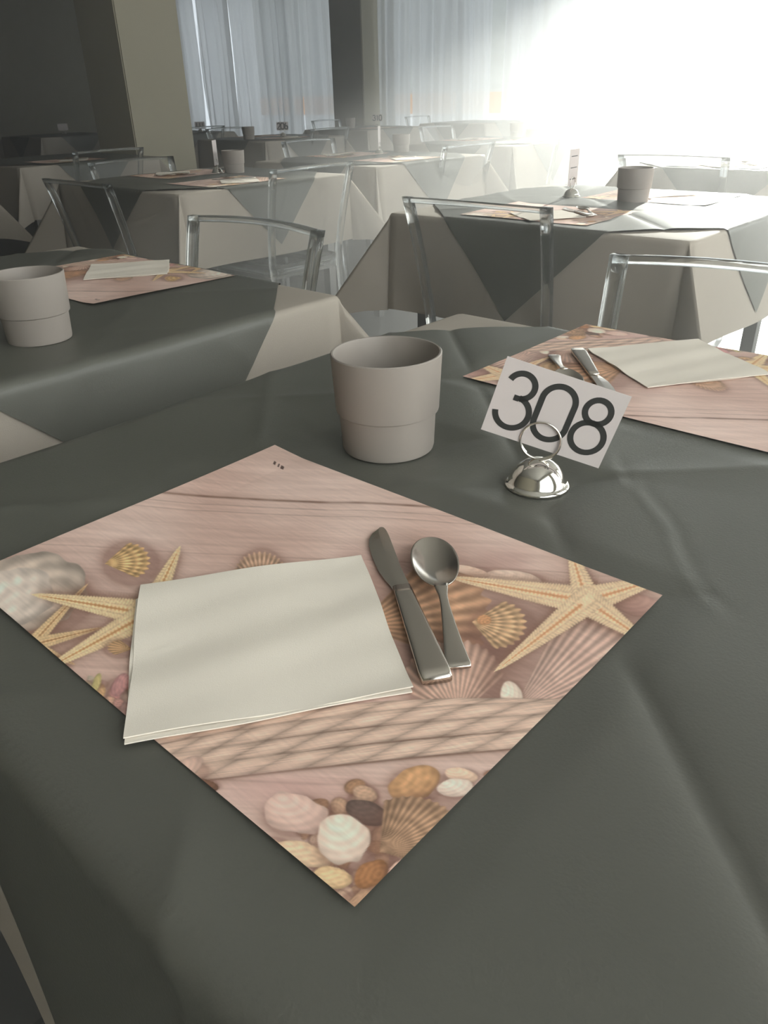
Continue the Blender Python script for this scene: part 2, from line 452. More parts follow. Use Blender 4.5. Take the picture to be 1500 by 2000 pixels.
# thin wrinkles in the cloth of the 308 table (table-local metres)
DET = [((0.0, 0.086), (0.036, 0.038), 0.0007), ((0.042, 0.052), (0.12, -0.042), 0.0006), ((0.12, -0.042), (0.167, -0.098), 0.0005)]

CL_HI = undercloth(30, 14); CL_LO = undercloth(22, 12)
ENDS_Y = [(-0.0675, -0.2505, 0.2, 0.15), (0.0675, 0.2505, 0.2, 0.15)]
ENDS_X = [(-0.2505, 0.0675, 0.15, 0.2), (0.2505, -0.0675, 0.15, 0.2)]
OV = [overlay(200, (-0.035, 0.0), 0.8, True, 1, [ENDS_Y[0], (-0.05, 0.34, 0.19, 0.15), (-0.025, -0.003, 0.026, 0.026), (-0.186, -0.021, 0.04, 0.04)]), overlay(110, (0.0, 0.0), -0.6, False, 2, [ENDS_Y[0], (-0.02, 0.28, 0.2, 0.17)]),
      overlay(64, (0.01, 0.0), 0.5, False, 3, ENDS_X), overlay(64, (-0.01, 0.01), -1.2, False, 4, ENDS_X),
      overlay(110, (0.0, 0.05), 1.5, False, 6, [(-0.02, 0.28, 0.2, 0.17)])]

top_me = mesh_data('tabletop', *box_geo(-0.449, 0.449, -0.449, 0.449, 0.722, 0.7505), M['wood'])
leg_me = mesh_data('leg', *box_geo(-0.02, 0.02, -0.02, 0.02, 0, 0.722), M['metal_leg'])

# key: centre x, y, settings at the y ends ('y') or x sides ('x'), phrase
T = {
 'A': (0.45, -0.45, 'y', 'the large near 308 table'),
 'B': (-0.71, -0.48, 'y', 'the dim table alongside, across the narrow gap'),
 'C': (-0.43, 1.29, 'y', 'the bright table with the oblique card'),
 'D': (-2.37, 1.25, 'x', 'the table fronting the square column'),
 'E': (-2.49, 2.48, 'x', 'the middle table with the edge-on card'),
 'F': (-2.72, 4.02, 'x', 'the hazy middle-row table'),
 'I': (-3.10, 6.20, 'x', 'the middle-row table closest to the curtains'),
 'K': (-0.55, 2.98, 'y', 'the sun-bleached table'),
 'G': (-5.05, 3.95, 'x', 'the 206 table past the column'),
 'H': (-5.55, 5.70, 'x', 'the 310 table before the pilaster'),
 'J': (-4.40, 1.60, 'x', 'the dark table just before the column'),
 'L': (-3.95, 0.25, 'x', 'the darkest table before the column'),
 'N': (-7.10, 4.35, 'x', 'the table half hidden behind the column'),
 'P': (-8.35, 3.70, 'x', 'the unlit table near the end wall'),
 'Q': (-5.20, 7.20, 'x', 'the last table by the curtains'),
}
for key, (cx, cy, mode, ph) in T.items():
    t = tag(empty('dining_table', (cx, cy, 0)), 'square dining table hidden under two cloths: ' + ph, 'table', 'square cloth-covered dining tables')
    obj('tabletop', top_me, t)
    for sx in (-1, 1):
        for sy in (-1, 1): obj('leg', leg_me, t, (sx * 0.38, sy * 0.38, 0))
    near = key in 'ABCD'
    o = obj('tablecloth', CL_HI if near else CL_LO, None, (cx, cy, 0), (0, 0, 0))
    tag(o, 'long beige tablecloth draped over ' + ph, 'tablecloth', 'beige tablecloths')
    me = OV[0] if key == 'A' else OV[4] if key == 'B' else OV[1] if key in 'CK' else OV[2] if ord(key) % 2 else OV[3]
    o = obj('overlay_cloth', me, None, (cx, cy, 0))
    tag(o, 'slate green overlay cloth set diagonally on ' + ph, 'tablecloth', 'slate green overlay cloths')

# ------------------------------------------------------------------ clear plastic chair (local: seat faces +y, top of back at y = -0.26)
def chair_meshes():
    md = {}
    # rear posts run from the floor through the seat to the top of the back
    def post(sx):
        fr = []
        for k in range(19):
            t = k / 18; z = 0.82 * t
            if z < 0.45: y = -0.215 + 0.035 * (z / 0.45); x = 0.185 + 0.008 * z / 0.45
            else: q = (z - 0.45) / 0.37; y = -0.18 - 0.08 * q ** 1.3; x = 0.193 + 0.022 * q
            fr.append(((sx * x, y, z), (1, 0, 0), (0, 1, 0), (0.85 + 0.15 * t, 1)))
        return sweep(fr, rrect(0.030, 0.022, 0.006))
    md['post_l'] = mesh_data('rear_leg', *post(-1), M['bar'], True)
    md['post_r'] = mesh_data('rear_leg', *post(1), M['bar'], True)
    def bow(x, w): return -0.030 * (1 - (x / w) ** 2)
    # top rail
    fr = []
    for k in range(17):
        x = -0.222 + 0.444 * k / 16
        fr.append(((x, -0.26 + bow(x, 0.222), 0.818 - 0.006 * (x / 0.222) ** 2), (0, 1, 0), (0, 0, 1)))
    md['rail'] = mesh_data('top_rail', *sweep(fr, rrect(0.020, 0.014, 0.004)), M['bar'], True)
    # back sheet
    def fn(u, v):
        z = 0.455 + 0.358 * v; q = (z - 0.45) / 0.37; w = 0.193 + 0.022 * q; x = (-1 + 2 * u) * w
        return (x, -0.18 - 0.08 * q ** 1.3 + bow(x, w) * (0.35 + 0.65 * q), z)
    md['back'] = mesh_data('backrest', *grid_geo(14, 8, fn), M['sheet'], True)
    # seat: rounded sheet with a deep rim
    sec = rrect(0.42, 0.42, 0.07, 6); sec = [(x, y + 0.02) for x, y in sec]
    n = len(sec)
    V = [(x, y, 0.445) for x, y in sec] + [(x * 0.93, (y - 0.02) * 0.93 + 0.02, 0.440) for x, y in sec] + [(x * 0.5, (y - 0.02) * 0.5 + 0.02, 0.434) for x, y in sec]
    F = [(i, (i + 1) % n, n + (i + 1) % n, n + i) for i in range(n)] + [(n + i, n + (i + 1) % n, 2 * n + (i + 1) % n, 2 * n + i) for i in range(n)] + [tuple(2 * n + i for i in range(n))]
    md['seat'] = mesh_data('seat', V, F, M['sheet'], True)
    V, F = [], []
    for zz, s in ((0.446, 1.0), (0.446, 0.955), (0.392, 0.945), (0.392, 0.99)):
        V += [(x * s, (y - 0.02) * s + 0.02, zz) for x, y in sec]
    for j in range(4):
        k = (j + 1) % 4
        F += [(j * n + i, j * n + (i + 1) % n, k * n + (i + 1) % n, k * n + i) for i in range(n)]
    md['rim'] = mesh_data('seat_rim', V, F, M['bar'], True)
    fr = [((0, 0, 0.0), (1, 0, 0), (0, 1, 0), (0.7, 0.7)), ((0, 0, 0.2), (1, 0, 0), (0, 1, 0), (0.85, 0.85)), ((0, 0, 0.393), (1, 0, 0), (0, 1, 0), (1.1, 1.1))]
    md['leg'] = mesh_data('front_leg', *sweep(fr, rrect(0.034, 0.034, 0.009)), M['bar'], True)
    return md
CH = chair_meshes()
def make_chair(x, y, rz, label):
    """x, y: where the middle of the back's top edge stands; rz: turn from facing +y"""
    ox = x - math.sin(rz) * 0.26 * 1.0; oy = y + math.cos(rz) * 0.26
    c = tag(empty('clear_chair', (ox, oy, 0), rz), label, 'chair', 'clear plastic dining chairs')
    obj('rear_leg', CH['post_l'], c); obj('rear_leg', CH['post_r'], c)
    obj('top_rail', CH['rail'], c); obj('backrest', CH['back'], c)
    s = obj('seat', CH['seat'], c); obj('seat_rim', CH['rim'], s)
    for sx in (-1, 1): obj('front_leg', CH['leg'], c, (sx * 0.165, 0.185, 0))
    return c
FY, BY, FXN, FXP = 0.0, PI, PI / 2, -PI / 2     # facing +y, -y, -x, +x
chairs = [
 (-0.70, 0.155, BY, 'clear plastic chair tucked against the dim table across the narrow gap'),
 (-1.73, 1.325, FXN, 'clear plastic chair on the window side of the table fronting the column'),
 (-0.49, 0.70, FY, 'clear plastic chair with its back towards the 308 table'),
 (0.355, 0.25, BY, 'clear plastic chair drawn up to the far end of the 308 table'),
 (-1.98, 2.72, FXN, 'clear plastic chair window side of the table with edge-on card'),
 (-2.12, 4.10, FXN, 'clear plastic chair on the window side of the hazy middle-row table'),
 (-2.86, 1.20, FXP, 'clear plastic chair between the column-front table and the column'),
 (-2.06, 0.47, FY, 'clear plastic chair at the shaded end of the column-front table'),
 (-3.27, 2.74, FXP, 'clear plastic chair on the column side of the middle-row table, bright edges'),
 (-4.55, 4.20, FXN, 'clear plastic chair at the near side of the 206 table'),
 (-3.72, 4.62, FXP, 'clear plastic chair with gleaming edges column side of the hazy middle table'),
 (-6.35, 5.90, FXP, 'faint clear chair on the far side of the 310 table'),
 (-5.95, 7.05, FXP, 'faint clear chair on the far side of the last table before the curtains'),
 (-5.86, 4.08, FXP, 'clear plastic chair on the far side of the 206 table'),
 (-3.78, 1.62, FXN, 'dim clear chair at the dark table just before the column'),
 (-0.66, 2.27, FY, 'sun-bleached clear chair behind the bright table'),
 (-3.25, 0.10, FXN, 'dim clear chair at the darkest table before the column'),
 (-6.45, 4.30, FXN, 'clear chair at the table half hidden behind the column'),
]
for c in chairs: make_chair(*c)

# ------------------------------------------------------------------ cups
prof = [(0.0, 0.0), (0.0425, 0.0), (0.0447, 0.0012), (0.0455, 0.004), (0.0470, 0.0385), (0.0472, 0.0392), (0.0497, 0.0405), (0.0502, 0.0420), (0.0526, 0.0930), (0.0528, 0.0958), (0.0518, 0.0968), (0.0503, 0.0966), (0.0496, 0.0945), (0.0440, 0.0060), (0.0, 0.0055)]
V, F = lathe(prof[1:-1], 72)
CUP = mesh_data('cup', V, F, M['cup'], True)
try:
    CUP.set_sharp_from_angle(angle=rad(35))
except Exception: pass
ZS = TZ + 0.0072      # things stand on the creased overlay
cups = {'A': (0.264, -0.471), 'B': (-0.405, -0.500), 'C': (-0.385, 1.385), 'D': (-2.43, 1.47), 'E': (-2.60, 2.87), 'F': (-2.80, 4.42), 'G': (-4.95, 3.62), 'H': (-5.62, 5.55), 'I': (-3.27, 6.30), 'N': (-7.05, 4.05)}
for k, (x, y) in cups.items():
    tag(obj('table_bin_cup', CUP, None, (x, y, ZS - 0.002)), 'taupe two-step plastic cup on ' + T[k][3], 'cup', 'taupe plastic cups')

# ------------------------------------------------------------------ number holders and cards
dome = [(0.0, 0.0), (0.0280, 0.0), (0.0288, 0.0012), (0.0286, 0.0026), (0.0262, 0.0038), (0.0248, 0.0050), (0.0236, 0.0090), (0.0212, 0.0140), (0.0172, 0.0190), (0.0120, 0.0226), (0.0060, 0.0248), (0.0015, 0.0254)]
DOME = mesh_data('dome_base', *lathe(dome[1:], 56), M['chrome'], True)
def coil(R, r, turns, pitch, n=72, m=10):
    fr = []
    for k in range(int(n * turns) + 1):
        a = 2 * PI * k / n - PI / 2
        rd = Vector((math.cos(a), 0, math.sin(a))); c = rd * R + Vector((0, (k / n - turns / 2) * pitch, 0))
        fr.append((c, rd, Vector((0, 1, 0))))
    return sweep(fr, [(r * math.cos(2 * PI * i / m), r * math.sin(2 * PI * i / m)) for i in range(m)])
RING = mesh_data('ring_clip', *coil(0.0172, 0.00105, 1.9, 0.0034), M['chrome'], True)

def arc(cx, cy, r, a0, a1, n=28, ry=None):
    ry = ry or r
    return [(cx + r * math.cos(rad(a0 + (a1 - a0) * k / n)), cy + ry * math.sin(rad(a0 + (a1 - a0) * k / n))) for k in range(n + 1)]
def digit(d):
    if d == '3': return [arc(0.0, 0.265, 0.215, 165, -82), [(-0.06, 0.052), (0.03, 0.050)], arc(0.0, -0.205, 0.275, 84, -172)]
    if d == '0': return [arc(0, 0.20, 0.27, 0, 180) + arc(0, -0.20, 0.27, 180, 360) + [(0.27, 0.20)]]
    if d == '8': return [arc(0, 0.25, 0.205, 0, 360), arc(0, -0.215, 0.265, 0, 360)]
    if d == '1': return [[(-0.14, 0.30), (0.02, 0.47), (0.02, -0.48)]]
    if d == '2': return [arc(0.0, 0.22, 0.25, 165, -35) + [(-0.26, -0.45), (0.28, -0.45)]]
    if d == '6': return [arc(0, -0.21, 0.26, 0, 360), arc(0.12, -0.15, 0.38, 175, 100, 12, 0.62)]
    return [[(0, 0.45), (0, -0.45)]]
def ribbon(pts, w, z):
    V, F = [], []; n = len(pts)
    closed = math.hypot(pts[0][0] - pts[-1][0], pts[0][1] - pts[-1][1]) < 1e-6
    for i in range(n):
        a = pts[i - 1] if i else (pts[-2] if closed else pts[0]); b = pts[i + 1] if i < n - 1 else (pts[1] if closed else pts[-1])
        dx, dy = b[0] - a[0], b[1] - a[1]; L = math.hypot(dx, dy) or 1; nx, ny = -dy / L * w / 2, dx / L * w / 2
        V += [(pts[i][0] + nx, pts[i][1] + ny, z), (pts[i][0] - nx, pts[i][1] - ny, z)]
    F = [(2 * i, 2 * i + 1, 2 * i + 3, 2 * i + 2) for i in range(n - 1)]
    return V, F
def flat(geo):   # card plane (a, b, out) -> local x, -y, z : card faces local -y
    V, F = geo
    return [(a, -o, b) for a, b, o in V], F
CW, CHh = 0.107, 0.069
def make_card(loc, yaw, roll, text, label, lean=0.0, bold=0.085, wide=1.0):
    """loc: card centre; faces local -y turned by yaw; roll: tilt in its own plane"""
    me = mesh_data('number_card', *flat(box_geo(-CW / 2, CW / 2, -CHh / 2, CHh / 2, -0.00025, 0.00025)), M['card'])
    c = obj('number_card', me, None, loc)
    c.rotation_euler = (Matrix.Rotation(yaw, 4, 'Z') @ Matrix.Rotation(lean, 4, 'X') @ Matrix.Rotation(roll, 4, 'Y')).to_euler()
    tag(c, label, 'sign', 'table number cards')
    n = len(text); hgt = 0.052; pitch = 0.0335
    for i, ch in enumerate(text):
        gs = []
        for pl in digit(ch):
            pts = [(p[0] * hgt * wide + (i - (n - 1) / 2) * pitch, p[1] * hgt) for p in pl]
            gs.append(ribbon(pts, bold * hgt, 0.00045))
        d = obj('digit', mesh_data('digit', *flat(join(*gs)), M['ink']), c)
    return c
def make_holder(x, y, yaw, label, z=ZS - 0.002):
    h = tag(empty('card_holder', (x, y, z), yaw), label, 'card holder', 'chrome card holders')
    obj('dome_base', DOME, h); obj('ring_clip', RING, h, (0, 0, 0.0425))
    return h
def yaw_to_cam(x, y, extra=0.0):
    dx, dy = 0.7386 - x, -0.995 - y
    return math.atan2(dy, dx) + PI / 2 + extra
def sign(key, x, y, yaw, text, hlabel, clabel, roll=0.0, dx=0.0, dz=0.070, **kw):
    make_holder(x, y, yaw, hlabel)
    make_card((x + dx * math.cos(yaw), y + dx * math.sin(yaw), ZS + dz), yaw, roll, text, clabel, **kw)

ya = yaw_to_cam(0.42, -0.45)
sign('A', 0.425, -0.453, ya, '308', 'chrome dome card holder with ring clip on the 308 table', 'white number card reading 308 tilted in its ring', rad(16.5), 0.0095, 0.066, bold=0.10)
sign('C', -0.61, 1.41, yaw_to_cam(-0.61, 1.41) + rad(66), '|||', 'chrome card holder on the bright table past the 308 table', 'white number card seen obliquely on the bright table', rad(-90), 0.0, 0.085, bold=0.05)
sign('D', -2.51, 1.43, yaw_to_cam(-2.51, 1.43) + rad(74), '', 'chrome card holder on the table in front of the column', 'white card seen nearly edge-on beside the column-front cup', rad(90), 0, 0.085)
sign('E', -2.64, 2.72, yaw_to_cam(-2.64, 2.72) + rad(78), '', 'chrome card holder on the middle-row table', 'white card seen nearly edge-on in the middle row', rad(90), 0, 0.09)
sign('G', -5.15, 4.18, yaw_to_cam(-5.15, 4.18), '206', 'chrome card holder on the 206 table past the column', 'grey-looking number card reading 206', 0, 0, 0.075, bold=0.20)
sign('H', -5.50, 5.84, yaw_to_cam(-5.50, 5.84), '310', 'chrome card holder on the 310 table before the pilaster', 'number card reading 310 standing against the curtains', 0, 0, 0.085, bold=0.22)
sign('N', -7.00, 4.62, yaw_to_cam(-7.0, 4.62), '|||', 'chrome card holder on the table behind the column', 'small number card at the edge of the column', 0, 0, 0.06, bold=0.17)
sign('P', -8.45, 3.80, yaw_to_cam(-8.45, 3.8), '', 'chrome card holder on the unlit table near the end wall', 'dim card on the unlit table near the end wall', 0, 0, 0.07)

# ------------------------------------------------------------------ printed placemats (painted into point colours)
MW, MH = 0.403, 0.305
HM = np.array([[544.4946382671075, 1209.1850471774073, 900.055931091658], [-114.66457829027591, 73.41249362628119, 607.5530147399552], [-0.4845342861726138, 0.5250847766103451, 1.0]])
def vnoise(x, y, seed):
    r = np.random.RandomState(seed); G = r.rand(64, 64)
    xi = np.floor(x).astype(int); yi = np.floor(y).astype(int); fx = x - xi; fy = y - yi
    fx = fx * fx * (3 - 2 * fx); fy = fy * fy * (3 - 2 * fy)
    g = lambda a, b: G[a % 64, b % 64]
    return (g(xi, yi) * (1 - fx) + g(xi + 1, yi) * fx) * (1 - fy) + (g(xi, yi + 1) * (1 - fx) + g(xi + 1, yi + 1) * fx) * fy
def paint(nx, ny):
    """beach print: bleached planks, starfish, shells and rope; drawn in the slanted frame of the artwork"""
    a = np.linspace(0, 1, nx + 1)[None, :].repeat(ny + 1, 0); b = np.linspace(0, 1, ny + 1)[:, None].repeat(nx + 1, 1)
    X = 0.181 + a * MW; Y = -0.853 + b * MH
    w = HM[2, 0] * X + HM[2, 1] * Y + HM[2, 2]
    P = (HM[0, 0] * X + HM[0, 1] * Y + HM[0, 2]) / w; Q = (HM[1, 0] * X + HM[1, 1] * Y + HM[1, 2]) / w
    c = lambda r, g, bb: np.array([r, g, bb]) / 255.0
    img = np.zeros(P.shape + (3,))
    sm = lambda e0, e1, x: np.clip((x - e0) / (e1 - e0), 0, 1) ** 2 * (3 - 2 * np.clip((x - e0) / (e1 - e0), 0, 1))
    def mix(col, al):
        nonlocal img
        al = np.clip(al, 0, 1)[..., None]; img = img * (1 - al) + col * al
    # planks
    s = P * 0.995 - Q * 0.0; t = Q - 0.06 * P - 12 * vnoise(P / 160, Q / 300, 5)
    n1 = vnoise(s / 130, t / 6, 1); n2 = vnoise(s / 60, t / 2.5, 2); n3 = vnoise(P / 140, Q / 120, 3)
    base = c(200, 172, 160)[None, None] + ((n1 - 0.5) * 14 + (n2 - 0.5) * 10)[..., None] / 255 + ((n3 - 0.5) * 26)[..., None] / 255 * np.array([0.8, 1, 1.05])
    img = base.copy()
    for q0, wd, dk in ((947, 2.2, 0.75), (962, 1.2, 0.3), (975, 1.2, 0.28), (1060, 1.4, 0.22), (1500, 3, 0.3)):
        q = Q - (q0 + 0.055 * P + 5 * (vnoise(P / 90, Q * 0, 9) - 0.5))
        mix(c(112, 84, 72), np.exp(-(q / wd) ** 2) * dk * (0.6 + 0.6 * vnoise(P / 25, Q * 0, 4)))
    mix(c(150, 112, 104), 0.45 * sm(0.5, 0.8, n3) * sm(1050, 1100, Q) * 0.8)
    def shadow(cx, cy, rx, ry, al=0.45, col=(110, 78, 68)):
        d = ((P - cx - 0.05 * rx) / (rx * 1.18)) ** 2 + ((Q - cy - 0.12 * ry) / (ry * 1.2)) ** 2
        mix(c(*col), al * np.exp(-np.maximum(d - 0.7, 0) * 4.0) * (d < 3))
    def scallop(hx, hy, ang, R, spread, col, rib, dark, squash=1.0, bands=0.0, edge=0.035, sh=0.4):
        dx, dy = P - hx, (Q - hy) / squash
        r = np.hypot(dx, dy); th = np.arctan2(dy, dx) - rad(ang); th = (th + PI) % (2 * PI) - PI
        k = np.abs(th) / rad(spread)
        lim = R * np.sqrt(np.clip(1 - 0.42 * np.clip(k, 0, 1) ** 2.2, 0, 1)) * (1 + edge * np.cos(th / rad(spread) * rib * PI))
        ax, ay = hx + 0.55 * R * math.cos(rad(ang)), hy + 0.55 * R * math.sin(rad(ang)) * squash
        shadow(ax, ay, R * 0.62, R * 0.60 * squash, sh)
        inside = sm(0, 3, lim - r) * sm(0, 0.06, 1 - k)
        ribs = 0.5 + 0.5 * np.cos(th / rad(spread) * rib * PI)
        rel = r / np.maximum(lim, 1)
        val = 0.90 + 0.11 * ribs * (0.7 + 0.6 * vnoise(P / 16, Q / 16, 61)) * sm(0.05, 0.5, rel) - 0.16 * k ** 2 - 0.10 * sm(0.8, 1.0, rel) + bands * 0.12 * np.sin(rel * 26 + 3 * vnoise(P / 20, Q / 20, 7)) + 0.06 * (vnoise(P / 9, Q / 9, 8) - 0.5)
        colr = c(*col)[None, None] * val[..., None]
        colr = colr * (1 - (1 - ribs[..., None]) * 0.15 * (1 - c(*dark)[None, None]) * sm(0.02, 0.3, rel)[..., None])
        mix(colr, inside)
    def ell(cx, cy, rx, ry, rot, col, lo=0.74, bands=0.0, nb=9, sh=0.4, light=(-0.4, -0.6)):
        cr, sr = math.cos(rad(rot)), math.sin(rad(rot)); dx, dy = P - cx, Q - cy
        u, v = (dx * cr + dy * sr) / rx, (-dx * sr + dy * cr) / ry; d = np.hypot(u, v)
        if sh: shadow(cx, cy, rx, ry, sh)
        shade = 1.0 - 0.75 * (1 - lo) * np.clip(d, 0, 1) ** 4 + 0.09 * (u * light[0] + v * light[1]) + 0.03 * np.sin(18 * np.hypot(u + 0.5, v + 0.6))
        d = d * (1 + 0.10 * (vnoise(P / 22 + cx, Q / 22, 17) - 0.5) * 2)
        if bands:
            uu = np.hypot(u - 0.35, v - 0.3); shade = shade - bands * (0.5 + 0.5 * np.sin(uu * nb * 2 + 1.5 * vnoise(P / 30, Q / 30, 12)))
        shade = shade + 0.05 * (vnoise(P / 12, Q / 12, 13) - 0.5)
        mix(c(*col)[None, None] * shade[..., None], sm(0, 3.0 / max(rx, ry) * 1.3, 1 - d))
    def starfish(cx, cy, tips, w0, col=(222, 196, 162), ridge=(176, 118, 76), sh=0.5):
        arms = []
        for tx, ty in tips:
            L = math.hypot(tx - cx, ty - cy); ux, uy = (tx - cx) / L, (ty - cy) / L
            al = ((P - cx) * ux + (Q - cy) * uy) / L; pd = -(P - cx) * uy + (Q - cy) * ux
            wd = w0 * (0.10 + 0.90 * np.clip(1.0 - al, 0, 1) ** 0.85) * np.sqrt(np.clip((1.0 - al) * 12, 0, 1))
            wd = wd * (1 + 0.05 * np.sin(al * L / 0.9)) + 0.6 * vnoise(P / 2.2, Q / 2.2, 44) - 0.3
            on = (al > -0.06) & (al < 1.0)
            arms.append((L, al, pd, wd, on))
        for L, al, pd, wd, on in arms:
            mix(c(112, 80, 66), sh * np.exp(-np.maximum(np.abs(pd - 3) - wd, 0) / 8) * on * np.clip((1.02 - al) * 6, 0, 1))
        for L, al, pd, wd, on in arms:
            k = np.abs(pd) / np.maximum(wd, 0.5)
            spine = 0.5 + 0.5 * np.sin(al * L / 0.95 + np.abs(pd) * 0.45)
            val = 1.02 - 0.17 * k ** 2.5 + 0.09 * (spine - 0.5) * sm(0.25, 0.6, k) + 0.10 * (vnoise(P / 3, Q / 3, 21) - 0.5) + 0.05 * (vnoise(P / 25, Q / 25, 22) - 0.5)
            val = val - 0.10 * np.exp(-((k - 0.42) / 0.10) ** 2)
            mix(c(*col)[None, None] * val[..., None] * np.array([1.0, 1.0 - 0.02, 1.0 - 0.05]), sm(0, 2.0, wd - np.abs(pd)) * on)
            rw = np.clip(wd * 0.15, 1.2, 5) * (0.55 + 0.8 * (0.5 + 0.5 * np.sin(al * L / 1.25)))
            mix(c(*ridge), 0.75 * np.exp(-(pd / rw) ** 2) * on * (al > 0.05) * np.clip((0.97 - al) * 8, 0, 1))
    # upper left: banded clam, small cockle, starfish pair
    ell(40, 1165, 135, 75, -14, (214, 194, 178), 0.72, 0.16, 8, 0.5)
    ell(20, 1172, 92, 55, -14, (226, 208, 194), 0.8, 0.08, 6, 0)
    scallop(206, 1104, -10, 88, 40, (226, 184, 132), 9, (0.6, 0.5, 0.4), 0.8, 0.8)
    scallop(510, 1150, -92, 74, 62, (206, 168, 142), 15, (0.6, 0.5, 0.5), 0.95, 0.5)
    starfish(62, 1262, [(176, 1140), (-30, 1228), (205, 1226), (150, 1300), (40, 1330)], 15, (216, 188, 150), (140, 94, 60))
    starfish(290, 1200, [(354, 1066), (60, 1164), (80, 1314), (470, 1190), (400, 1330)], 27, (226, 200, 164), (166, 112, 68))
    ell(128, 1326, 26, 13, 10, (96, 72, 60), 0.7)
    scallop(260, 1268, 190, 50, 40, (206, 164, 124), 7, (0.5, 0.4, 0.4), 0.6)
    for k in range(26):
        r = np.random.RandomState(k + 50)
        x = 150 + r.rand() * 150; y = 1330 + r.rand() * 110
        ell(x, y, 12 + 18 * r.rand(), 7 + 9 * r.rand(), r.rand() * 180, (178 + 40 * r.rand(), 140 + 40 * r.rand(), 116 + 44 * r.rand()), 0.7, 0.06, 6, 0.35)
    # centre right: brown scallop, cockle, pale fans, starfish
    scallop(700, 1225, -14, 262, 40, (206, 160, 128), 10, (0.62, 0.5, 0.42), 0.78, 0.4, 0.03)
    ell(1002, 1132, 58, 15, 6, (226, 200, 182), 0.86, 0, 1, 0.4)
    ell(920, 1118, 40, 9, 14, (220, 188, 168), 0.86, 0, 1, 0.2)
    ell(1250, 1185, 46, 22, 8, (188, 150, 138), 0.8, 0, 1, 0.2)
    scallop(895, 1402, -98, 152, 58, (226, 186, 166), 15, (0.72, 0.62, 0.6), 1.0, 0.1, 0.02)
    scallop(1000, 1395, -38, 300, 30, (216, 180, 164), 13, (0.78, 0.72, 0.7), 0.85, 0.1, 0.012)
    ell(1000, 1362, 22, 32, -18, (226, 204, 186), 0.8)
    scallop(922, 1216, 8, 106, 52, (214, 174, 136), 11, (0.6, 0.48, 0.38), 0.72, 0.7)
    ell(946, 1212, 17, 12, 0, (206, 152, 112), 0.7, 0.1, 8, 0)
    starfish(1146, 1174, [(876, 1130), (1110, 1060), (1310, 1128), (1275, 1262), (964, 1314)], 29, (224, 196, 166), (182, 120, 80))
    # rope
    def rope(y0, y1, y2, w, ph):
        k = (P - 250) / 860.0
        yc = y0 * (1 - k) * (1 - 2 * k) + 4 * y1 * k * (1 - k) + y2 * k * (2 * k - 1)
        d = (Q - yc) / w; on = (k > -0.4) & (k < 1.3)
        mix(c(92, 66, 54), 0.65 * np.exp(-np.maximum(np.abs(d - 0.2) - 0.85, 0) * 6) * on)
        tw = np.abs(np.sin(P * 0.030 + d * 1.35 + ph + 0.5 * vnoise(P / 120, Q * 0, 31)))
        fib = vnoise(P / 40 + 20, (Q * 1.2 + P * 0.16) / 1.5, 33)
        val = 0.44 + 0.34 * np.sqrt(np.clip(1 - d ** 2, 0, 1)) + 0.27 * tw ** 0.55 + 0.16 * (fib - 0.5)
        mix(c(208, 178, 160)[None, None] * val[..., None], sm(0, 0.14, 1 - np.abs(d) + 0.08 * (fib - 0.5)) * on)
    rope(1452, 1390, 1380, 14, 0.4); rope(1482, 1412, 1386, 16, 1.7); rope(1502, 1444, 1408, 17, 0.9)
    rope(1524, 1478, 1438, 18, 2.6)
    # bottom corner: sand and a heap of shells
    mix(c(204, 164, 156), 0.55 * np.exp(-((P - 560) / 130) ** 2 - ((Q - 1545) / 36) ** 2))
    for k in range(40):
        r = np.random.RandomState(k + 300); y = 1525 + 250 * r.rand(); x = 690 + (r.rand() - 0.5) * (1.5 * (1800 - y)) ** 1.0
        if x < 600 and y < 1600: continue
        tone = r.rand()
        ell(x, y, 14 + 26 * r.rand(), 9 + 13 * r.rand(), r.rand() * 180, (176 + 46 * tone, 134 + 56 * tone, 104 + 66 * tone), 0.68, 0.07, 7, 0.5)
    ell(360, 1505, 46, 20, -30, (206, 172, 156), 0.76); ell(400, 1535, 30, 12, 10, (120, 88, 72), 0.7)
    ell(812, 1533, 54, 34, -24, (206, 158, 116), 0.7, 0.08, 6); ell(900, 1518, 34, 15, 12, (224, 190, 166), 0.8)
    ell(890, 1543, 38, 19, -6, (226, 204, 188), 0.84); ell(968, 1514, 26, 9, -6, (150, 112, 92), 0.7)
    ell(578, 1592, 66, 40, 14, (216, 182, 168), 0.82); ell(520, 1650, 42, 14, 24, (214, 176, 150), 0.8)
    ell(716, 1592, 42, 24, 22, (112, 92, 84), 0.66, 0.05)
    scallop(742, 1668, -32, 178, 56, (186, 148, 120), 19, (0.55, 0.5, 0.5), 0.72, 0.5, 0.015)
    ell(590, 1672, 60, 25, 14, (226, 192, 160), 0.8, 0.05); ell(670, 1642, 54, 52, 30, (232, 206, 188), 0.78)
    ell(650, 1718, 42, 22, 10, (226, 190, 148), 0.72, 0.05); ell(724, 1712, 38, 26, -30, (168, 118, 82), 0.7, 0.08)
    ell(785, 1702, 34, 18, -34, (214, 176, 158), 0.8)
    # tiny printer's mark in the corner of the sheet
    d = np.abs((P - 545) * 0.45 + (Q - 910) * -0.9); e = (P - 545) * 0.9 + (Q - 910) * 0.45
    mix(c(60, 44, 40), 0.8 * (d < 3.0) * (np.abs(e) < 11) * (np.abs(e + 3) > 1.4) * (vnoise(e / 2.0 + 40, d * 0, 3) > 0.35))
    lin = np.where(img <= 0.04045, img / 12.92, ((np.clip(img, 0, 1) + 0.055) / 1.055) ** 2.4)
    return np.clip(lin * PRINT_GAIN, 0, 0.92)
PRINT_GAIN = 1.35

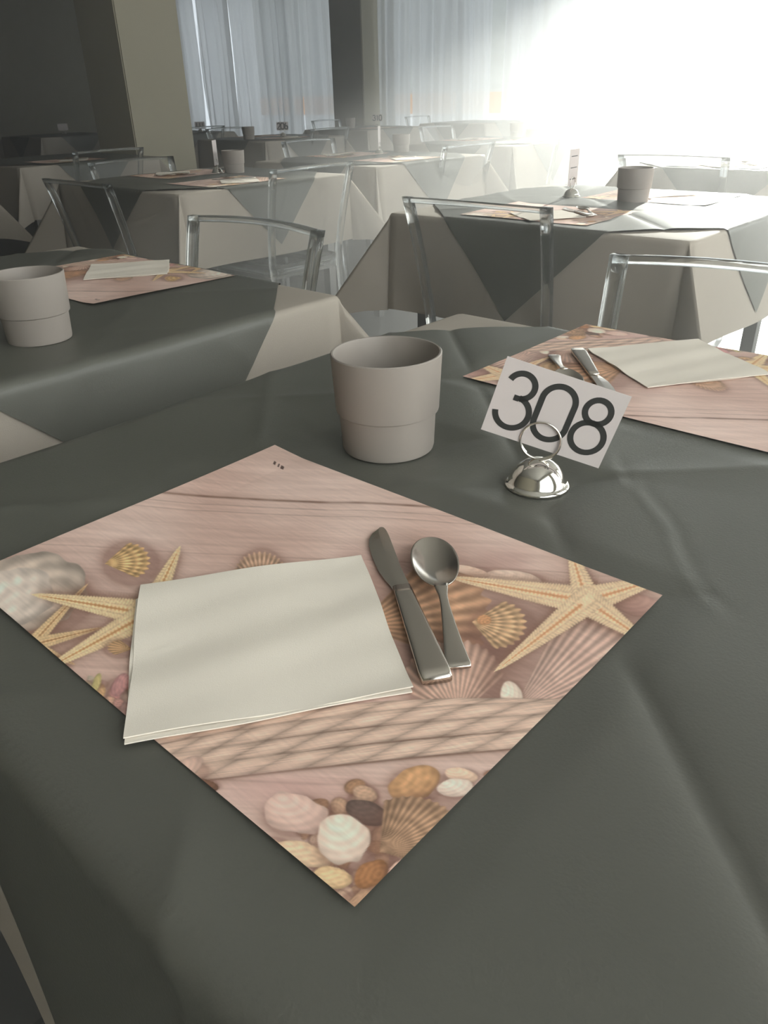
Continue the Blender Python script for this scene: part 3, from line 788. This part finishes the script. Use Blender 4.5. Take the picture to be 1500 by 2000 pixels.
def mat_mesh(nx, ny, seed):
    r = random.Random(seed); ph = r.uniform(0, 6)
    def fn(u, v):
        z = 0.0016 + 0.0010 * math.sin(7 * u + ph) * math.sin(5 * v + 1) + 0.0022 * max(0, u - 0.86) / 0.14 * max(0, v - 0.6) + 0.003 * max(0, 0.1 - u) / 0.1 * v
        return ((u - 0.5) * MW, (v - 0.5) * MH, z)
    V, F = grid_geo(nx, ny, fn)
    me = bpy.data.meshes.new('placemat')
    me.from_pydata(V, [], F); me.materials.append(M['print'])
    me.polygons.foreach_set('use_smooth', [True] * len(me.polygons))
    ca = me.color_attributes.new('print', 'FLOAT_COLOR', 'POINT')
    img = paint(nx, ny).reshape(-1, 3)
    ca.data.foreach_set('color', np.concatenate([img, np.ones((len(img), 1))], 1).astype(np.float32).ravel())
    me.update()
    return me
MAT_HI = mat_mesh(640, 484, 1); MAT_MID = mat_mesh(240, 182, 2); MAT_LO = mat_mesh(96, 72, 3)

# napkin: two layers of folded tissue
def napkin_mesh(w, d, seed, z0):
    r = random.Random(seed); p = [r.uniform(0, 6) for _ in range(5)]
    def fn(u, v):
        x = (u - 0.5) * w; y = (v - 0.5) * d
        e = 0.0005 * math.sin(9 * v + p[0])
        z = z0 + 0.0006 * math.sin(60 * (y - 0.35 * x) + p[1]) + 0.0003 * math.sin(60 * (x - 0.3 * y) + p[2]) + 0.0004 * math.sin(130 * (y - 0.25 * x) + p[3])
        z += 0.0012 * max(0, 0.1 - v) / 0.1 * (0.4 + u)
        return (x + e * (1 if u > 0.5 else -1), y + 0.0006 * math.sin(8 * u + p[4]) * (1 if v > 0.5 else -1), max(z, z0 - 0.002))
    return mesh_data('napkin', *solid_grid(26, 26, fn, 0.0008), M['napkin'], True)
NAP_T = napkin_mesh(0.162, 0.155, 3, 0.0027); NAP_B = napkin_mesh(0.162, 0.155, 5, 0.0013)
for me_ in (NAP_T, NAP_B): me_.set_sharp_from_angle(angle=rad(40))

# knife and spoon (local: handle end at y = 0, tip at +y)
def knife_meshes():
    L = 0.186
    out_l = [(0.098, 0.0062), (0.104, 0.0070), (0.112, 0.0092), (0.125, 0.0118), (0.145, 0.0128), (0.162, 0.0124), (0.172, 0.0106), (0.180, 0.0066), (0.1845, 0.0022), (0.186, -0.002)]
    out_r = [(0.098, 0.0060), (0.104, 0.0058), (0.112, 0.0052), (0.125, 0.0048), (0.145, 0.0050), (0.162, 0.0052), (0.172, 0.0052), (0.180, 0.0048), (0.1845, 0.0038), (0.186, 0.0026)]
    V, F = [], []
    for (y, l), (_, r_) in zip(out_l, out_r):
        V += [(-l, y, 0.0022), (-l * 0.2, y, 0.0034), (r_, y, 0.0036), (r_, y, 0.0016), (-l, y, 0.0016)]
    n = 5
    for j in range(len(out_l) - 1):
        for i in range(n):
            k = (i + 1) % n; F.append((j * n + i, j * n + k, (j + 1) * n + k, (j + 1) * n + i))
    F.append((4, 3, 2, 1, 0)); b = (len(out_l) - 1) * n; F.append((b, b + 1, b + 2, b + 3, b + 4))
    blade = mesh_data('blade', V, F, M['steel'])
    fr = []
    for k in range(12):
        t = k / 11; y = 0.1005 * t; w = 0.0200 - 0.0075 * t; h = 0.0058 - 0.0010 * t
        if k == 0: w *= 0.9
        fr.append(((0, y, 0.0006 + h / 2), (1, 0, 0), (0, 0, 1), (w, h)))
    handle = mesh_data('handle', *sweep(fr, [(x * 1.0, z * 1.0) for x, z in rrect(1, 1, 0.22, 3)]), M['steel'], True)
    return blade, handle
def spoon_meshes():
    L = 0.144; cb = 0.110; a, b = 0.0340, 0.0172
    def prof_(y):
        # egg shaped half width
        t = (y - (cb - a)) / (2 * a); t = min(max(t, 0), 1)
        return b * math.sqrt(max(0, 1 - (2 * t - 1) ** 2)) * (0.94 + 0.12 * t)
    def fn(u, v):
        y = cb - a + 2 * a * (0.5 - 0.5 * math.cos(PI * v)); w = prof_(y); x = (-1 + 2 * u) * w
        q = (x / b) ** 2 + ((y - cb) / a) ** 2
        return (x, y, 0.0092 - 0.0070 * max(0, 1 - q) + 0.0012 * (1 - v))
    bowl = mesh_data('bowl', *solid_grid(22, 26, fn, 0.0012), M['steel'], True)
    fr = []
    for k in range(22):
        t = k / 21; y = 0.0785 * t
        w = 0.0175 - 0.0115 * min(1, t / 0.75) ** 0.8 if t > 0.02 else 0.0150
        if t > 0.85: w = 0.0060 + 0.004 * (t - 0.85) / 0.15
        z = 0.0022 + 0.0075 * t ** 1.8
        fr.append(((0, y, z), (1, 0, 0), (0, 0, 1), (w, 0.0026)))
    handle = mesh_data('handle', *sweep(fr, rrect(1, 1, 0.3, 3)), M['steel'], True)
    return bowl, handle
KB, KH = knife_meshes(); SB, SH = spoon_meshes()

def setting(key, side, mesh, end_phrase, dx=0.0, dy=0.0, cutlery=True, napkin=True, nap_turn=0.0, kt=0.0, st=0.0, sdx=0.0, sdy=0.0):
    """a place setting; side 0 = the -y end, then turned about the table centre"""
    cx, cy, mode, ph = T[key]
    rz = {'-y': 0, '+x': PI / 2, '+y': PI, '-x': -PI / 2}[side]
    cr, sr = math.cos(rz), math.sin(rz)
    zt = TZ + 0.0052
    def place(lx, ly, z): return (cx + cr * (lx + dx) - sr * (ly + dy), cy + sr * (lx + dx) + cr * (ly + dy), z)
    mlab = 'paper placemat printed with shells and starfish, ' + end_phrase
    m_ = obj('placemat', mesh, None, place(-0.0675, -0.2505, zt), (0, 0, rz)); tag(m_, mlab, 'placemat', 'beach print placemats')
    zt += 0.003
    if napkin:
        n_ = tag(empty('paper_napkin', place(-0.0443, -0.304, zt - 0.0015), rz + rad(54.5) + nap_turn), 'folded white paper napkin, ' + end_phrase, 'napkin', 'folded paper napkins')
        obj('top_fold', NAP_T, n_); b_ = obj('lower_fold', NAP_B, n_, (-0.0015, -0.0025, 0), (0, 0, rad(1.0)))
    if cutlery:
        k_ = tag(empty('table_knife', place(0.073, -0.269, zt - 0.0008), rz + kt + math.atan2(0.523 - 0.375, -0.607 + 0.719)), 'steel table knife, ' + end_phrase, 'knife', 'steel table knives')
        obj('blade', KB, k_); obj('handle', KH, k_)
        s_ = tag(empty('dessert_spoon', place(0.075 + sdx, -0.251 + sdy, zt - 0.0005), rz + st + math.atan2(0.525 - 0.413, -0.593 + 0.701)), 'small steel spoon, ' + end_phrase, 'spoon', 'steel spoons')
        obj('bowl', SB, s_); obj('handle', SH, s_)

setting('A', '-y', MAT_HI, 'at the empty near end of the 308 table')
setting('A', '+y', MAT_MID, 'at the chair end of the 308 table', dx=0.1175, dy=-0.092, kt=rad(-12.4), st=rad(-7), sdx=0.0115, sdy=0.019)
setting('B', '+y', MAT_MID, 'on the dim neighbouring table', dx=0.0875, dy=-0.04, cutlery=False)
setting('C', '-y', MAT_MID, 'behind the clear chair on the bright table', dx=0.03)
setting('C', '+y', MAT_LO, 'curtain end of the bright table')
setting('D', '+x', MAT_LO, 'window side of the column-front table')
setting('D', '-x', MAT_LO, 'column side of the column-front table')
setting('E', '+x', MAT_LO, 'window side of the table with edge-on card')
setting('E', '-x', MAT_LO, 'column side of the table with edge-on card')
setting('F', '+x', MAT_LO, 'window side of the hazy middle table')
setting('F', '-x', MAT_LO, 'column side of the hazy middle table')
setting('K', '-y', MAT_LO, 'at the near end of the sun-bleached table')
setting('G', '+x', MAT_LO, 'near side of the 206 table past the column')
setting('G', '-x', MAT_LO, 'far side of the 206 table past the column')
setting('H', '+x', MAT_LO, 'near side of the table before the pilaster')
setting('J', '+x', MAT_LO, 'on the dark table before the column')

# ------------------------------------------------------------------ sunlit haze in the air of the room
HAZE = True
if HAZE:
    mt, nt, p = new_mat('thin_haze')
    nt.nodes.remove(p)
    out = nt.nodes['Material Output']
    vsn = nt.nodes.new('ShaderNodeVolumeScatter'); vsn.inputs['Color'].default_value = (1.0, 0.99, 0.97, 1)
    vsn.inputs['Density'].default_value = 0.072; vsn.inputs['Anisotropy'].default_value = 0.62
    nt.links.new(vsn.outputs[0], out.inputs['Volume'])
    v, f = box_geo(WXL + 0.02, WXR - 0.02, WYB + 0.02, WY - 0.35, 0.01, CEIL - 0.02)
    h = obj('haze', mesh_data('haze', v, f, mt))
    tag(h, 'thin bright haze hanging in the sunlit air', 'haze', kind='stuff')
